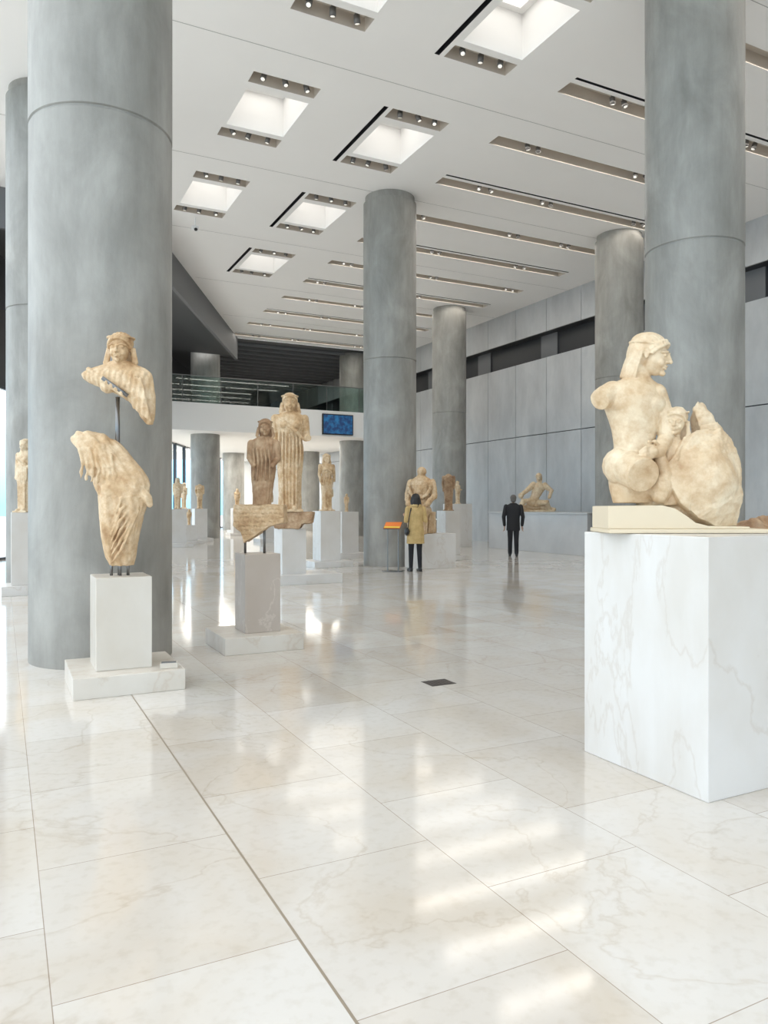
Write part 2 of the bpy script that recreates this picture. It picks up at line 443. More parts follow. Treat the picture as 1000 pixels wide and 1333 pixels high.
# lamps in troughs
b = B()
def lampunit(x, y, big=.05):
    a = random.uniform(-.7, .7); bt = random.uniform(.2, .8)*random.choice((-1, 1))
    d = Vector((math.sin(a)*.6, math.sin(bt)*.6, -1)).normalized()
    p = Vector((x, y, H+.10))
    b.tube([p, p+d*.12], [big, big], 1, 12, ends=False); b.tube([p+d*.121, p+d*.126], [big*.7, big*.7], 2, 12, ends=False)
    b.bx(x-.02, x+.02, y-.02, y+.02, H+.1, H+.215, 0)
for (x0, x1, y0, y1, dp, kind) in holes:
    if kind != 1 or y0 < 3: continue
    yc = (y0+y1)/2
    if x1-x0 < 2:
        for fx in (.2, .5, .82): lampunit(x0+(x1-x0)*fx, yc)
    else:
        x = x0+.4+random.random()*.8
        while x < x1-.3:
            lampunit(x, yc); lampunit(x+.28, yc); x += random.choice((1.8, 2.4, 3.0))
simple('ceiling_spotlights', b, [M_metal, plain('lamp_grey', (0.16, .155, .15), .4, .3), M_lens], True)

def quad_wall(name, pts2, z0, z1, mat, th=.12):
    b = B()
    for (p, q) in zip(pts2[:-1], pts2[1:]):
        p = Vector((*p, 0)); q = Vector((*q, 0)); d = (q-p).normalized(); n = Vector((-d.y, d.x, 0))*th
        vs = [p, q, q+n, p+n]; V = [(v.x, v.y, z0) for v in vs]+[(v.x, v.y, z1) for v in vs]
        b.add(V, [(0, 1, 2, 3), (4, 5, 6, 7), (0, 1, 5, 4), (1, 2, 6, 5), (2, 3, 7, 6), (3, 0, 4, 7)])
    return simple(name, b, [mat])
quad_wall('trim_2', [(-1.3, 19.5), (LX(19.5), 19.5), (LX(32.4), 32.4)], 7.8, H+.02, M_fascia)
b = B()
b.add([(-1.3, 19.5, 7.95), (LX(19.5), 19.5, 7.95), (LX(32.4), 32.4, 7.95), (FX(32.4), 32.4, 7.95)], [(0, 1, 2, 3)])
b.add([(FX(32.4), 32.41, H), (XR, 32.41, H), (XR, YF, H), (FX(YF), YF, H)], [(0, 1, 2, 3)])
for k in range(14): b.bx(9, XR-.1, 33.2+k*.9, 33.3+k*.9, H-.12, H-.005, 1)
simple('ceiling_upper', b, [M_dark, M_fascia])

# right wall
b = B()
b.bx(XR+.06, XR+.2, YB, YF, 0, 6.67, 1)
pw = 1.8; y = 21.3-1.8*17
while y < YF:
    a = max(y+.012, YB); c = min(y+pw-.012, YF)
    if c > a:
        b.bx(XR, XR+.07, a, c, 0.0, 3.96, 0); b.bx(XR, XR+.07, a, c, 3.99, 6.67, 0)
        b.bx(XR, XR+.07, a, c, 7.6, H+.02, 0)
    y += pw
b.bx(XR+.45, XR+.55, YB, YF, 6.6, H+.02, 1); b.bx(XR+.06, XR+.5, YB, YF, 6.55, 6.67, 1); b.bx(XR+.06, XR+.5, YB, YF, 7.6, 7.7, 1)
y = YB+.5
while y < YF:
    b.bx(XR+.40, XR+.44, y, y+.9, 6.67, 7.6, 2); y += 4.1
simple('wall_right', b, [M_panel, M_slot, M_fascia])
b = B(); b.bx(FX(YF)-.2, XR+.2, YF, YF+.2, 0, 4.6, 0); b.bx(FX(YF)-.2, XR+.2, YF, YF+.2, 4.6, H+.1, 1)
simple('wall_back', b, [M_white, M_dark])

# mezzanine
b = B(); b.bx(FX(31.5)+.25, XR-.01, 31.5, YF-.02, 4.55, 5.7, 0)
simple('mezzanine_slab', b, [M_white])
b = B(); xa = FX(31.5)+.6
b.bx(xa, XR-.02, 31.52, 31.535, 5.7, 6.82, 0)
x = xa
while x < XR: b.bx(x, x+.02, 31.51, 31.545, 5.7, 6.82, 1); x += 1.6
b.bx(xa, XR-.02, 31.505, 31.55, 6.8, 6.83, 1)
simple('glass_railing', b, [M_rail, M_metal])
b = B(); b.bx(12.8, 14.3, 31.42, 31.5, 4.62, 5.55, 0); b.bx(12.85, 14.25, 31.41, 31.425, 4.67, 5.5, 1)
m, nt, N, L, P = new_mat('screen_image')
tc = N.new('ShaderNodeTexCoord'); nz = N.new('ShaderNodeTexNoise'); nz.inputs['Scale'].default_value = 5
L.new(tc.outputs['Object'], nz.inputs['Vector']); cr = ramp(N, [(.4, (0.0, .03, .12)), (.65, (.01, .16, .36))])
L.new(nz.outputs['Fac'], cr.inputs[0]); L.new(cr.outputs[0], P.inputs['Emission Color']); P.inputs['Emission Strength'].default_value = .8
P.inputs['Base Color'].default_value = (.02, .02, .03, 1)
simple('wall_screen', b, [M_blackp, m])

# glazed facades
def facade(name, p, q, z0, z1, step, trans):
    p = Vector((*p, 0)); q = Vector((*q, 0)); d = q-p; Ln = d.length; d.normalize()
    ang = math.atan2(d.y, d.x); R = Matrix.Rotation(ang, 3, 'Z'); b = B()
    mid = (p+q)/2
    n = Vector((-d.y, d.x, 0))
    a = p+n*.01; c = q+n*.01
    b.add([(a.x, a.y, z0), (c.x, c.y, z0), (c.x, c.y, z1), (a.x, a.y, z1)], [(0, 1, 2, 3)], 1)
    k = 0
    while k*step <= Ln:
        o = p+d*(k*step); b.box((o.x, o.y, (z0+z1)/2), (.06, .16, z1-z0), 0, R); k += 1
    for z in trans: b.box((mid.x, mid.y, z), (Ln, .1, .06), 0, R)
    return simple(name, b, [M_frame, M_glass])
facade('window_1', (-1.3, YB), (-1.3, 19.5), 0, H, 1.9, [.03, 2.9, 5.8, 8.72])
facade('window_2', (-1.3, 19.5), (FX(YF), YF), 0, 4.55, 1.9, [.03, 4.5])
facade('window_3', (-1.3, YB), (9.0, YB), 0, H, 2.06, [.03, 2.9, 5.8, 8.72])  # unseen glazing behind the camera, put in to light the front
b = B(); b.bx(9.0, XR+.2, YB-.15, YB, 0, H+.1); simple('wall_front', b, [M_white])  # unseen solid part in place of glazing, lowers the light in front
quad_wall('wall_left', [(-1.3, 19.5), (FX(YF), YF)], 4.55, H+.1, M_dark)
b = B(); b.add([(-80, -80, -.08), (90, -80, -.08), (90, 120, -.08), (-80, 120, -.08)], [(0, 1, 2, 3)])
simple('ground', b, [mottled('terrace_paving', [(.3, (.68, .67, .64)), (.7, (.76, .75, .72))], .5, .8, 0)])

# ------------------------------------------------------------------ columns
def column(x, y, r=.63, z0=0, top=H):
    if z0 == 0: prof = [(r, 0), (r, 4.825), (r-.012, 4.835), (r-.012, 4.85), (r+.003, 4.86), (r+.003, top-.16), (r-.04, top-.15), (r-.04, top)]
    else: prof = [(r, z0), (r, top-.1), (r-.04, top-.09), (r-.04, top)]
    if z0 == 0 and top < 5: prof = [(r, 0), (r, top)]
    b = B(); seg = 96; vs = []
    for (rr, z) in prof:
        for j in range(seg):
            t = 2*math.pi*j/seg; vs.append((rr*math.cos(t), rr*math.sin(t), z))
    fs = [(i*seg+j, i*seg+(j+1) % seg, (i+1)*seg+(j+1) % seg, (i+1)*seg+j) for i in range(len(prof)-1) for j in range(seg)]
    fs += [tuple(range(seg)), tuple((len(prof)-1)*seg+j for j in range(seg))]
    b.add(vs, fs)
    ob = simple('concrete_column', b, [M_concrete], True)
    md = ob.modifiers.new('es', 'EDGE_SPLIT'); md.split_angle = math.radians(35)
    ob.location = (x, y, 0); ob.rotation_euler = (0, 0, x*1.7+y)
for (x, y) in ((.84, 7.52), (8.41, 7.29), (8.29, 16.1), (15.0, 15.5), (14.9, 24.1), (.69, 14.83)): column(x, y)
for (x, y) in ((8.0, 33.3), (15.2, 33.5), (12.3, 44.2), (15.9, 41.2)): column(x, y, .63, 0, 4.55)
for (x, y) in ((8.0, 33.3), (15.2, 33.5)): column(x, y, .63, 5.7, H)

# ------------------------------------------------------------------ pedestals
def pedestal(cx, cy, w, d, h, base=None, mat=None, name='marble_pedestal', boff=(0, 0), mat2=None):
    b = B(); z0 = 0
    if base:
        bw, bd, bh = base; b.bx(boff[0]-bw/2, boff[0]+bw/2, boff[1]-bd/2, boff[1]+bd/2, 0, bh, 1); z0 = bh
    b.bx(-w/2, w/2, -d/2, d/2, z0, h, 0)
    ob = simple(name, b, [mat or M_ped, mat2 or M_ped], False, .005); ob.location = (cx, cy, 0); return ob
pedestal(3.635, 2.917, 1.33, .85, 1.255)
pedestal(.835, 6.255, .41, .41, .857, (.8, .8, .155), M_ped_c, boff=(.02, .0), mat2=M_ped_c)
pedestal(2.29, 7.35, .36, .36, .93, (.78, .78, .16), M_ped_g, boff=(-.04, .01), mat2=M_ped_c)
pedestal(4.73, 13.2, .46, .46, .99, (1.25, .95, .17), boff=(.22, .0))
pedestal(6.78, 16.4, .5, .5, 1.29, (.95, .9, .14))
pedestal(8.75, 14.98, .95, .7, .78)
pedestal(10.55, 17.1, .45, .45, 1.28, (.8, .8, .12))
pedestal(14.0, 22.1, .8, .6, 1.48)
pedestal(11.3, 19.4, .42, .42, 1.0, (.7, .7, .12), M_ped_g)
pedestal(.34, 13.45, .42, .42, 1.3, (.7, .7, .15))
far_st = [(5.39, 26.4, 1.3), (7.0, 30.07, 1.3), (7.48, 35.2, 1.3), (10.0, 35.3, 1.3), (9.1, 37.4, 1.3), (8.4, 18.9, 1.25), (11.2, 39.5, 1.3), (9.3, 28.5, .9), (11.0, 31.5, 1.1), (6.2, 28.3, .7), (12.6, 30.2, 1.2)]
for (x, y, h) in far_st: pedestal(x, y, .5, .5, h, (.9, .9, .14))

# ------------------------------------------------------------------ statue: front left broken goddess
SC = 165.4
def prof(rows, x0, y0, sc, dy=0.0):
    return [((y0-r[0])/sc, ((r[1]+r[2])/2-x0)/sc, dy, (r[2]-r[1])/2/sc, r[3]) + tuple(r[4:]) for r in rows]
root = bpy.data.objects.new('broken_kore_statue', None); COL.objects.link(root)
place(root, .835, 6.25, .857)
rows = [(739, 146, 177, .07, .6), (730, 142, 179, .085), (715, 138, 181, .10), (695, 135, 185, .11), (675, 133, 189, .115), (660, 132, 194, .12),
        (650, 131, 196, .125), (635, 127, 197, .125), (620, 121, 192, .12), (605, 114, 181, .11, .8), (590, 106, 168, .10), (578, 101, 156, .085), (568, 100, 138, .06), (565, 103, 128, .04)]
b = B(); b.loft(prof(rows, 160, 752, SC), 15, .025, .4)
X = lambda px: (px-160)/SC
Z = lambda py: (752-py)/SC
b.tube([(X(150), -.06, Z(640)), (X(150), -.07, Z(690)), (X(152), -.045, Z(732))], [.075, .065, .04], 0, 16)
b.tube([(X(178), -.04, Z(640)), (X(173), -.05, Z(690)), (X(170), -.03, Z(732))], [.08, .06, .04], 0, 16)
b.tube([(X(105), -.03, Z(575)), (X(120), -.06, Z(590)), (X(128), -.09, Z(620))], [.045, .05, .03], 0, 12)
b.tube([(X(118), -.04, Z(572)), (X(140), -.08, Z(588)), (X(152), -.11, Z(612))], [.04, .045, .025], 0, 12)
b.tube([(X(186), -.02, Z(640)), (X(197), -.05, Z(652)), (X(200), -.04, Z(660))], [.05, .04, .025], 0, 12)
for k in range(7):
    x = 112+k*7; b.tube([(X(x), -.085-.006*k, Z(585+k*2)), (X(x+6), -.115, Z(606+k*3)), (X(x+3), -.11, Z(626+k*2))], [.014, .016, .008], 0, 8)
for k in range(6):
    b.tube([(X(187), -.07, Z(643+k*5)), (X(168), -.132, Z(653+k*13)), (X(155), -.125, Z(690+k*9))], [.009, .012, .006], 0, 8)
def d1(c, n):
    if n.y < .4 and c.z > .62: return .005*math.sin((c.x*.8+c.z*.6)*95+3*fbm(c, 3))
    return .0035*math.sin((c.x*1.2+c.z*.15)*90+3*fbm(c, 2.5))*max(0, -n.y+.3)
low = carve_obj('lower_fragment', b, [M_stone], .0055, 2, d1, .003, 14); low.parent = root
rows = [(556, 194, 202, .02, .3), (548, 187, 204, .04), (538, 182, 205, .05), (528, 173, 205, .07), (519, 160, 205, .09), (511, 142, 204, .105), (503, 122, 203, .115), (496, 112, 202, .115),
        (489, 110, 199, .10), (483, 122, 192, .085), (478, 138, 180, .07), (474, 147, 172, .055)]
b = B(); b.loft(prof(rows, 160, 752, SC), 15, .02, 1.2)
head(b, (0, -.01, Z(457)), .25, 0.06, 0.05, 'kore')
for k in range(8):
    b.tube([(X(163+k*4), -.1, Z(492+k*1)), (X(172+k*3.6), -.11, Z(512+k*2)), (X(182+k*2.9), -.075, Z(536+k*2.3))], [.012, .014, .009], 0, 8)
b.tube([(X(122), -.06, Z(486)), (X(150), -.115, Z(505)), (X(170), -.12, Z(520))], [.02, .024, .018], 0, 10)
for sx in (-1, 1): b.ell((sx*.075, -.07, Z(508)), (.06, .055, .055))
def d2(c, n):
    if c.z < Z(488): return .003*math.sin((c.x*1.1-c.z*.2)*130+3*fbm(c, 3))*max(0, .3-n.y)
    if c.z > Z(443): return .002*math.sin(c.x*260+5*fbm(c, 4))
    return 0
up = carve_obj('upper_fragment', b, [M_stone], .004, 2, d2, .0012, 20); up.parent = root
b = B()
b.tube([(X(156), 0.0, Z(520)), (X(156), 0.0, Z(600))], .018, 0, 12, ends=False)
for px, dy in ((149, -.02), (156, .03), (161, -.03), (169, .01)): b.tube([(X(px), dy, 0.0), (X(px), dy, Z(730))], .012, 0, 10, ends=False)
b.tube([(X(125), .09, Z(500)), (X(188), .09, Z(500))], .012, 0, 8)
b.box((X(160), -.128, Z(510)), (.24, .015, .028), 0, Matrix.Rotation(.62, 3, 'Y'))
ob = simple('support_rods', b, [M_metal], True); ob.parent = root

# ------------------------------------------------------------------ statue 2 : small kore on inscribed fragment
root = bpy.data.objects.new('kore_statue_on_inscribed_base', None); COL.objects.link(root)
place(root, 2.29, 7.35, .93)
SC = 130.0
X = lambda px: (px-335)/SC
Z = lambda py: (720-py)/SC
b = B(); b.prism([(X(307), Z(657)), (X(371), Z(657)), (X(372), Z(680)), (X(352), Z(685)), (X(335), Z(697)), (X(320), Z(706)), (X(316), Z(692)), (X(307), Z(684))], -.14, .16)
ob = carve_obj('inscribed_base', b, [M_stone], .005, 1, lambda c, n: -.006 if (n.y < -.8 and abs((c.z*24) % 1-.5) < .22 and noise.noise(Vector((c.x*60, c.z*30, 3))) > 0) else 0, .010, 9); ob.parent = root
b = B()
for px in (319, 344): b.tube([(X(px), 0, 0), (X(px), 0, Z(682))], .013, 0, 10, ends=False)
ob = simple('support_rods', b, [M_metal], True); ob.parent = root
rows = [(657, 329, 352, .07), (645, 329, 354, .08), (630, 328, 356, .085), (618, 327, 358, .085), (608, 327, 359, .085), (598, 328, 357, .08), (588, 327, 358, .08), (580, 326, 360, .08), (573, 328, 358, .07), (568, 336, 351, .05)]
b = B(); b.loft(prof(rows, 335, 720, SC), 16, .05, .3)
head(b, (X(345.5), -.02, Z(556.5)), .18, .1, 0, 'kore')
b.tube([(X(327), 0, Z(577)), (X(325.5), -.01, Z(596)), (X(332), -.09, Z(606))], [.04, .036, .026], 0, 12)
b.tube([(X(359), 0, Z(577)), (X(361), -.01, Z(598)), (X(356), -.08, Z(606))], [.04, .036, .028], 0, 12)
for k in range(5): b.tube([(X(331+k*5), -.085, Z(585)), (X(333+k*5), -.095, Z(600)), (X(331+k*5.4), -.09, Z(625))], [.010, .012, .008], 0, 8)
ob = carve_obj('figure', b, [M_stone_d], .0045, 2, None, .002, 20); ob.parent = root

# ------------------------------------------------------------------ generic kore
def kore(name, Hh, x, y, z, rz=-YAW, mat=None, vox=.008, hd=True, arm='r', var=0):
    b = B(); b.M = Matrix.Scale(Hh, 4)
    w = 1+.06*math.sin(var*2.3)
    secs = [(0, 0, 0, .085, .07), (.03, 0, 0, .092, .075), (.15, 0, 0, .088, .075), (.3, 0, 0, .093, .08), (.43, 0, 0, .104, .085), (.52, 0, 0, .108, .085, .7), (.6, 0, 0, .096, .075, .7),
            (.66, 0, 0, .100, .08, .8), (.72, 0, 0, .118, .085, .8), (.77, 0, 0, .124, .075, .6), (.80, 0, 0, .100, .06, .3), (.83, 0, 0, .045, .045, 0)]
    b.loft([(s[0], s[1], s[2], s[3]*w, s[4]) + tuple(s[5:]) for s in secs], 19, .05, var)
    b.bx(-.11, .11, -.12, .1, -.001, .02)
    for sx in (-1, 1):
        b.tube([(sx*.04, -.04, .035), (sx*.042, -.11, .028)], [.026, .022], 0, 10)
        b.ell((sx*.05, -.06, .715), (.04, .035, .035))
    b.tube([(-.10, -.03, .79), (-.03, -.085, .72), (.05, -.09, .66), (.10, -.05, .60)], [.014, .016, .016, .012], 0, 10)
    for k in range(7):
        xx = -.085+k*.028
        b.tube([(xx, -.06-.03*math.cos(xx*14), .66-.01*k), (xx*1.05, -.065-.03*math.cos(xx*14), .5), (xx*1.0, -.065-.025*math.cos(xx*14), .40-.03*(k % 2))], [.007, .010, .006], 0, 8)
    for k in range(5):
        xx = -.06+k*.03; b.tube([(xx, -.08, .38), (xx*.9, -.075, .2), (xx*.9, -.078, .03)], [.007, .008, .008], 0, 8)
    b.tube([(-.12, 0, .77), (-.135, .0, .62), (-.118, -.035, .49)], [.036, .030, .022], 0, 12); b.ell((-.11, -.05, .465), (.022, .025, .03))
    b.tube([(.12, 0, .77), (.137, 0, .63), (.13, -.06 if arm == 'r' else -.02, .60 if arm == 'r' else .5)], [.036, .030, .026], 0, 12, ends=(0, 1))
    if arm == 'r': b.tube([(.137, 0, .62), (.15, -.12, .60)], [.03, .026], 0, 12, ends=(0,))
    if hd: head(b, (0, -.01, .90), .17, .05*math.sin(var), 0, 'kore')
    else: b.ell((0, 0, .82), (.05, .045, .03))
    b.M = Matrix.Identity(4)
    ob = carve_obj(name, b, [mat or M_stone], vox, 1, None, .002*Hh, 12/Hh)
    return place(ob, x, y, z, rz)

b = B(); b.prism([(-.25, 0), (.2, 0), (.24, .08), (.42, .1), (.44, .3), (-.26, .3), (-.27, .1)], -.22, .22)
ob = carve_obj('stone_base_fragment', b, [M_stone_d], .012, 2, None, .02, 6); place(ob, 4.73, 13.2, .995)
kore('kore_statue', 2.22, 4.73, 13.2, 1.30, -YAW+.1, M_stone, .008, True, 'r', 1)
kore('kore_statue', 1.36, 6.78, 16.4, 1.292, -YAW+.5, M_stone, .009, True, 'x', 2)
kore('kore_statue', 1.15, 10.55, 17.1, 1.282, -YAW-.3, M_stone_d, .009, False, 'x', 3)
kore('kore_statue', .8, 14.0, 22.1, 1.482, -YAW+.7, M_stone_l, .012, True, 'r', 4)
kore('kore_statue', 1.2, .34, 13.45, 1.302, -YAW-.3, M_stone_l, .012, True, 'r', 5)
kh = [1.1, 1.15, 1.2, .95, 1.1, .5, 1.0, 1.3, 1.1, .6, 1.2]
for i, (x, y, h) in enumerate(far_st):
    kore('kore_statue', kh[i], x, y, h+.002, -YAW+.4*math.sin(i*2.1), (M_stone_l, M_stone)[i % 2], .014, i % 3 != 1, 'x', i+6)

# ------------------------------------------------------------------ seated headless statue
b = B(); b.M = Matrix.Scale(.92, 4) @ Matrix.Diagonal((.92, 1, 1.04, 1))
b.bx(-.3, .3, .0, .42, 0, .5)
b.loft([(0, 0, -.28, .27, .2), (.15, 0, -.28, .26, .18), (.35, 0, -.27, .27, .2), (.5, 0, -.2, .28, .28), (.6, 0, -.12, .26, .3, .4)], 17, .06, .2)
for sx in (-1, 1):
    b.tube([(sx*.13, .1, .52), (sx*.14, -.36, .55), (sx*.13, -.38, .1)], [.15, .13, .09], 0, 16)
    b.tube([(sx*.3, .08, 1.18), (sx*.37, .02, .88), (sx*.27, -.25, .70)], [.11, .09, .06], 0, 14)
    b.tube([(sx*.13, -.38, .08), (sx*.13, -.5, .05)], [.06, .05], 0, 12)
b.loft([(.5, 0, .1, .24, .2), (.65, 0, .1, .22, .17), (.85, 0, .08, .25, .17), (1.05, 0, .06, .3, .18), (1.2, 0, .06, .33, .17), (1.3, 0, .06, .24, .13), (1.37, 0, .05, .11, .1), (1.45, 0, .04, .09, .09)], 14, .03, .5)
for i in range(14):
    a = math.pi*i/13; b.ell((.3*math.cos(a), -.1-.03*math.sin(a), 1.12-.28*math.sin(a)), .05, seg=10, rings=6)
b.ell((0, -.12, 1.03), (.1, .06, .1))
b.ell((.02, .03, 1.47), (.13, .12, .11))
ob = carve_obj('seated_goddess_statue', b, [M_stone], .009, 2, lambda c, n: .008*math.sin(c.x*70+3*fbm(c, 2)) if c.z < .9 else 0, .01, 8)
place(ob, 8.50, 14.98, .785, -YAW-.35)

# ------------------------------------------------------------------ wrestling group on bench
b = B()
b.tube([(-.05, 0, .30), (.02, 0, .5), (.14, 0, .78), (.16, 0, .92)], [(.17, .14), (.14, .12), (.21, .14), (.1, .08)], 0, 18)
for p, r in (([(-.04, 0, .86), (-.28, -.1, .66), (-.5, -.14, .52)], [.1, .075, .05]), ([(.32, 0, .84), (.52, -.08, .66), (.42, -.2, .45)], [.1, .075, .05]),
             ([(-.1, 0, .32), (-.38, -.14, .34), (-.52, -.02, .06)], [.14, .1, .06]), ([(.06, 0, .28), (.36, -.12, .3), (.5, .0, .04)], [.14, .1, .06]),
             ([(-.6, .05, .08), (-.2, .12, .14), (.2, .1, .16), (.62, .0, .07)], [.07, .12, .12, .06])):
    b.tube(p, r, 0, 14)
head(b, (.12, -.04, 1.10), .25, -.5, .2, 'kouros'); b.ell((-.46, -.12, .5), .09)
b.bx(-.6, .6, -.2, .25, -.001, .05)
ob = carve_obj('wrestling_figures_statue', b, [M_stone_l], .010, 2, None, .006, 8); place(ob, 15.15, 19.35, 1.225, -YAW)
b = B(); b.bx(14.6, 16.2, 16.3, 21.07, 0, 1.17); b.bx(14.57, 16.23, 16.27, 21.1, 1.17, 1.22)
simple('display_bench', b, [mottled('bench_stone', [(.3, (.50, .50, .50)), (.7, (.60, .60, .595))], 1, .35, 0), ], False, .006)

# ------------------------------------------------------------------ right hero: figure group
root = bpy.data.objects.new('marble_figure_group_statue', None); COL.objects.link(root)
place(root, 3.281, 3.005, 1.257)
SC = 236.0
X = lambda px: (px-872)/SC
Z = lambda py: (693-py)/SC
b = B()
b.bx(-.385, .46, -.17, .2, 0.0, .022)
pts = [(X(782), .022), (X(782), Z(659)), (X(850), Z(658)), (X(866), Z(662)), (X(880), Z(671)), (X(892), Z(680)), (X(908), Z(684)), (X(960), Z(685)), (X(960), .022)]
b.prism(pts, -.14, .17)
ob = simple('mount', b, [M_cream], False, .004); ob.parent = root
b = B()
# torso : broad shoulders, narrow waist, turned slightly to the right
rows = [(655, 800, 858, .09), (640, 796, 860, .115), (622, 794, 858, .12), (605, 797, 856, .112), (588, 801, 853, .10), (570, 800, 854, .10), (552, 796, 858, .108), (535, 790, 862, .12), (518, 784, 863, .12), (508, 784, 861, .105),
        (500, 794, 857, .085), (494, 810, 850, .066), (487, 818, 846, .053), (478, 821, 846, .05)]
b.loft(prof(rows, 872, 693, SC, .02), 0, 0)
b.ell((X(811), -.030, Z(528)), (.082, .060, .058)); b.ell((X(845), -.035, Z(528)), (.075, .060, .058))
for k in range(3):
    for px in (820, 838): b.ell((X(px), -.058, Z(558+k*13)), (.032, .018, .024))
b.ell((X(796), .01, Z(513)), (.07, .078, .06)); b.ell((X(854), .01, Z(513)), (.058, .075, .058))
b.tube([(X(797), -.0, Z(512)), (X(786), -.02, Z(518)), (X(777), -.05, Z(523))], [.066, .063, .058], 0, 18, ends=(0,))
b.tube([(X(856), .01, Z(514)), (X(864), -.02, Z(545)), (X(862), -.05, Z(572)), (X(847), -.12, Z(590)), (X(838), -.135, Z(592))], [.054, .047, .042, .038, .031], 0, 16)
b.ell((X(834), -.15, Z(591)), (.045, .028, .032))
for k in range(4): b.tube([(X(836), -.155, Z(584+k*4.6)), (X(826), -.178, Z(586+k*4.6)), (X(820), -.165, Z(591+k*4))], [.0105, .010, .0085], 0, 8)
b.tube([(X(845), -.13, Z(583)), (X(838), -.165, Z(578)), (X(830), -.17, Z(579))], [.012, .011, .009], 0, 8)
# near thigh, broken off towards the viewer, and second leg tucked behind
b.tube([(X(810), .04, Z(606)), (X(816), -.09, Z(613)), (X(822), -.19, Z(621))], [.10, .097, .093], 0, 26, ends=(0,))
b.ell((X(802), -.02, Z(608)), (.07, .09, .10))
b.tube([(X(845), .03, Z(640)), (X(852), -.09, Z(634))], [.085, .065], 0, 18, ends=(0, 1))
b.tube([(X(850), -.10, Z(596)), (X(857), -.10, Z(618)), (X(850), -.1, Z(645))], [.03, .035, .045], 0, 14)
head(b, (X(846), -.01, Z(463)), .23, math.radians(62), .20, 'kouros', neck=False)
b.tube([(X(842), .0, Z(474)), (X(836), .015, Z(488)), (X(832), .02, Z(504))], [.045, .05, .065], 0, 16)
# small draped figure clinging behind
head(b, (X(876), -.05, Z(550)), .15, math.radians(-30), .12, 'veil', roll=.1)
b.loft([(Z(658), X(866), -.02, .10, .08), (Z(630), X(868), -.02, .09, .085), (Z(600), X(868), -.02, .08, .08), (Z(580), X(872), -.02, .07, .065), (Z(570), X(874), -.02, .035, .04)], 13, .04)
for k in range(7): b.tube([(X(884+k*.5), -.07, Z(572+k*4)), (X(870), -.115, Z(594+k*6)), (X(856), -.10, Z(612+k*7))], [.008, .010, .007], 0, 8)
# big rounded broken mass with a flat fracture on the viewer's left
P3 = []
for (px, py, yy) in ((874, 585, -.06), (897, 562, -.10), (925, 560, -.11), (945, 575, -.07), (957, 605, -.07), (959, 645, -.08), (953, 684, -.05), (925, 688, -.10), (895, 674, -.14), (872, 655, -.15), (860, 630, -.13), (866, 605, -.11),
                     (905, 600, -.15), (930, 615, -.15), (938, 650, -.15), (915, 662, -.16), (888, 635, -.16), (890, 600, .1), (930, 570, .1), (952, 600, .14), (955, 650, .15), (940, 687, .14), (905, 687, .12), (870, 660, .1), (868, 610, .1)):
    P3.append((X(px), yy, Z(py)))
b.hull(P3)
b.ell((X(911), -.03, Z(625)), (.185, .155, .24), rot=Matrix.Rotation(-.25, 3, 'Y'), seg=32, rings=20)
b.hull([(X(898), -.04, Z(533)), (X(903), -.05, Z(524)), (X(914), .0, Z(526)), (X(918), -.04, Z(538)), (X(930), -.05, Z(556)), (X(925), .03, Z(562)), (X(903), .05, Z(570)), (X(905), -.06, Z(560)), (X(899), .02, Z(545))])
b.hull([(X(905), -.07, Z(555)), (X(925), -.08, Z(552)), (X(945), -.05, Z(568)), (X(952), -.02, Z(576)), (X(950), .05, Z(584)), (X(910), .06, Z(580)), (X(900), -.06, Z(580)), (X(930), -.10, Z(586))])
b.tube([(X(842), .0, Z(655)), (X(880), -.02, Z(660)), (X(915), -.02, Z(676))], [.06, .07, .05], 0, 14)
def d3(c, n):
    d = 0
    if c.x > X(890) and c.z > Z(592): d += .008*fbm(c, 22)
    if c.x > X(884): d += .010*fbm(c, 6) + .002*fbm(c, 30)
    if c.x < X(880) and c.z > Z(463)+.045: d += .0012*math.sin((c.x*.7+c.y)*330)
    return d
ob = carve_obj('figures', b, [M_stone_l], .0038, 3, d3, .0015, 14); ob.parent = root
b = B(); b.hull([(-.2, -.08, 0), (.2, -.1, 0), (.22, .1, 0), (-.2, .1, 0), (-.15, -.05, .05), (.02, 0, .085), (.16, .03, .06), (.2, -.05, .03)])
ob = carve_obj('stone_fragment', b, [M_stone_d], .006, 2, None, .02, 14); place(ob, 4.02, 2.97, 1.262, -.5)

# ------------------------------------------------------------------ people
def hand(raw, w, M3, mi, flip=1, curl=.5):
    old = raw.M; raw.M = Matrix.Translation(w) @ M3.to_4x4()
    raw.ell((0, 0, -.045), (.038, .017, .052), mi, seg=12, rings=8)
    for i, (ln) in enumerate((.068, .078, .074, .058)):
        x = (-.027+i*.018)*flip; c = curl
        p0 = Vector((x, 0, -.08)); p1 = p0+Vector((x*.15, -math.sin(c*.6)*ln*.45, -math.cos(c*.6)*ln*.45))
        p2 = p1+Vector((0, -math.sin(c*1.3)*ln*.32, -math.cos(c*1.3)*ln*.32)); p3 = p2+Vector((0, -math.sin(c*2)*ln*.25, -math.cos(c*2)*ln*.25))
        raw.tube([p0, p1, p2, p3], [.0088, .0082, .0076, .0065], mi, 8)
    raw.tube([(-.028*flip, 0, -.025), (-.05*flip, -.012, -.055), (-.055*flip, -.02, -.085)], [.012, .0105, .0085], mi, 8)
    raw.M = old

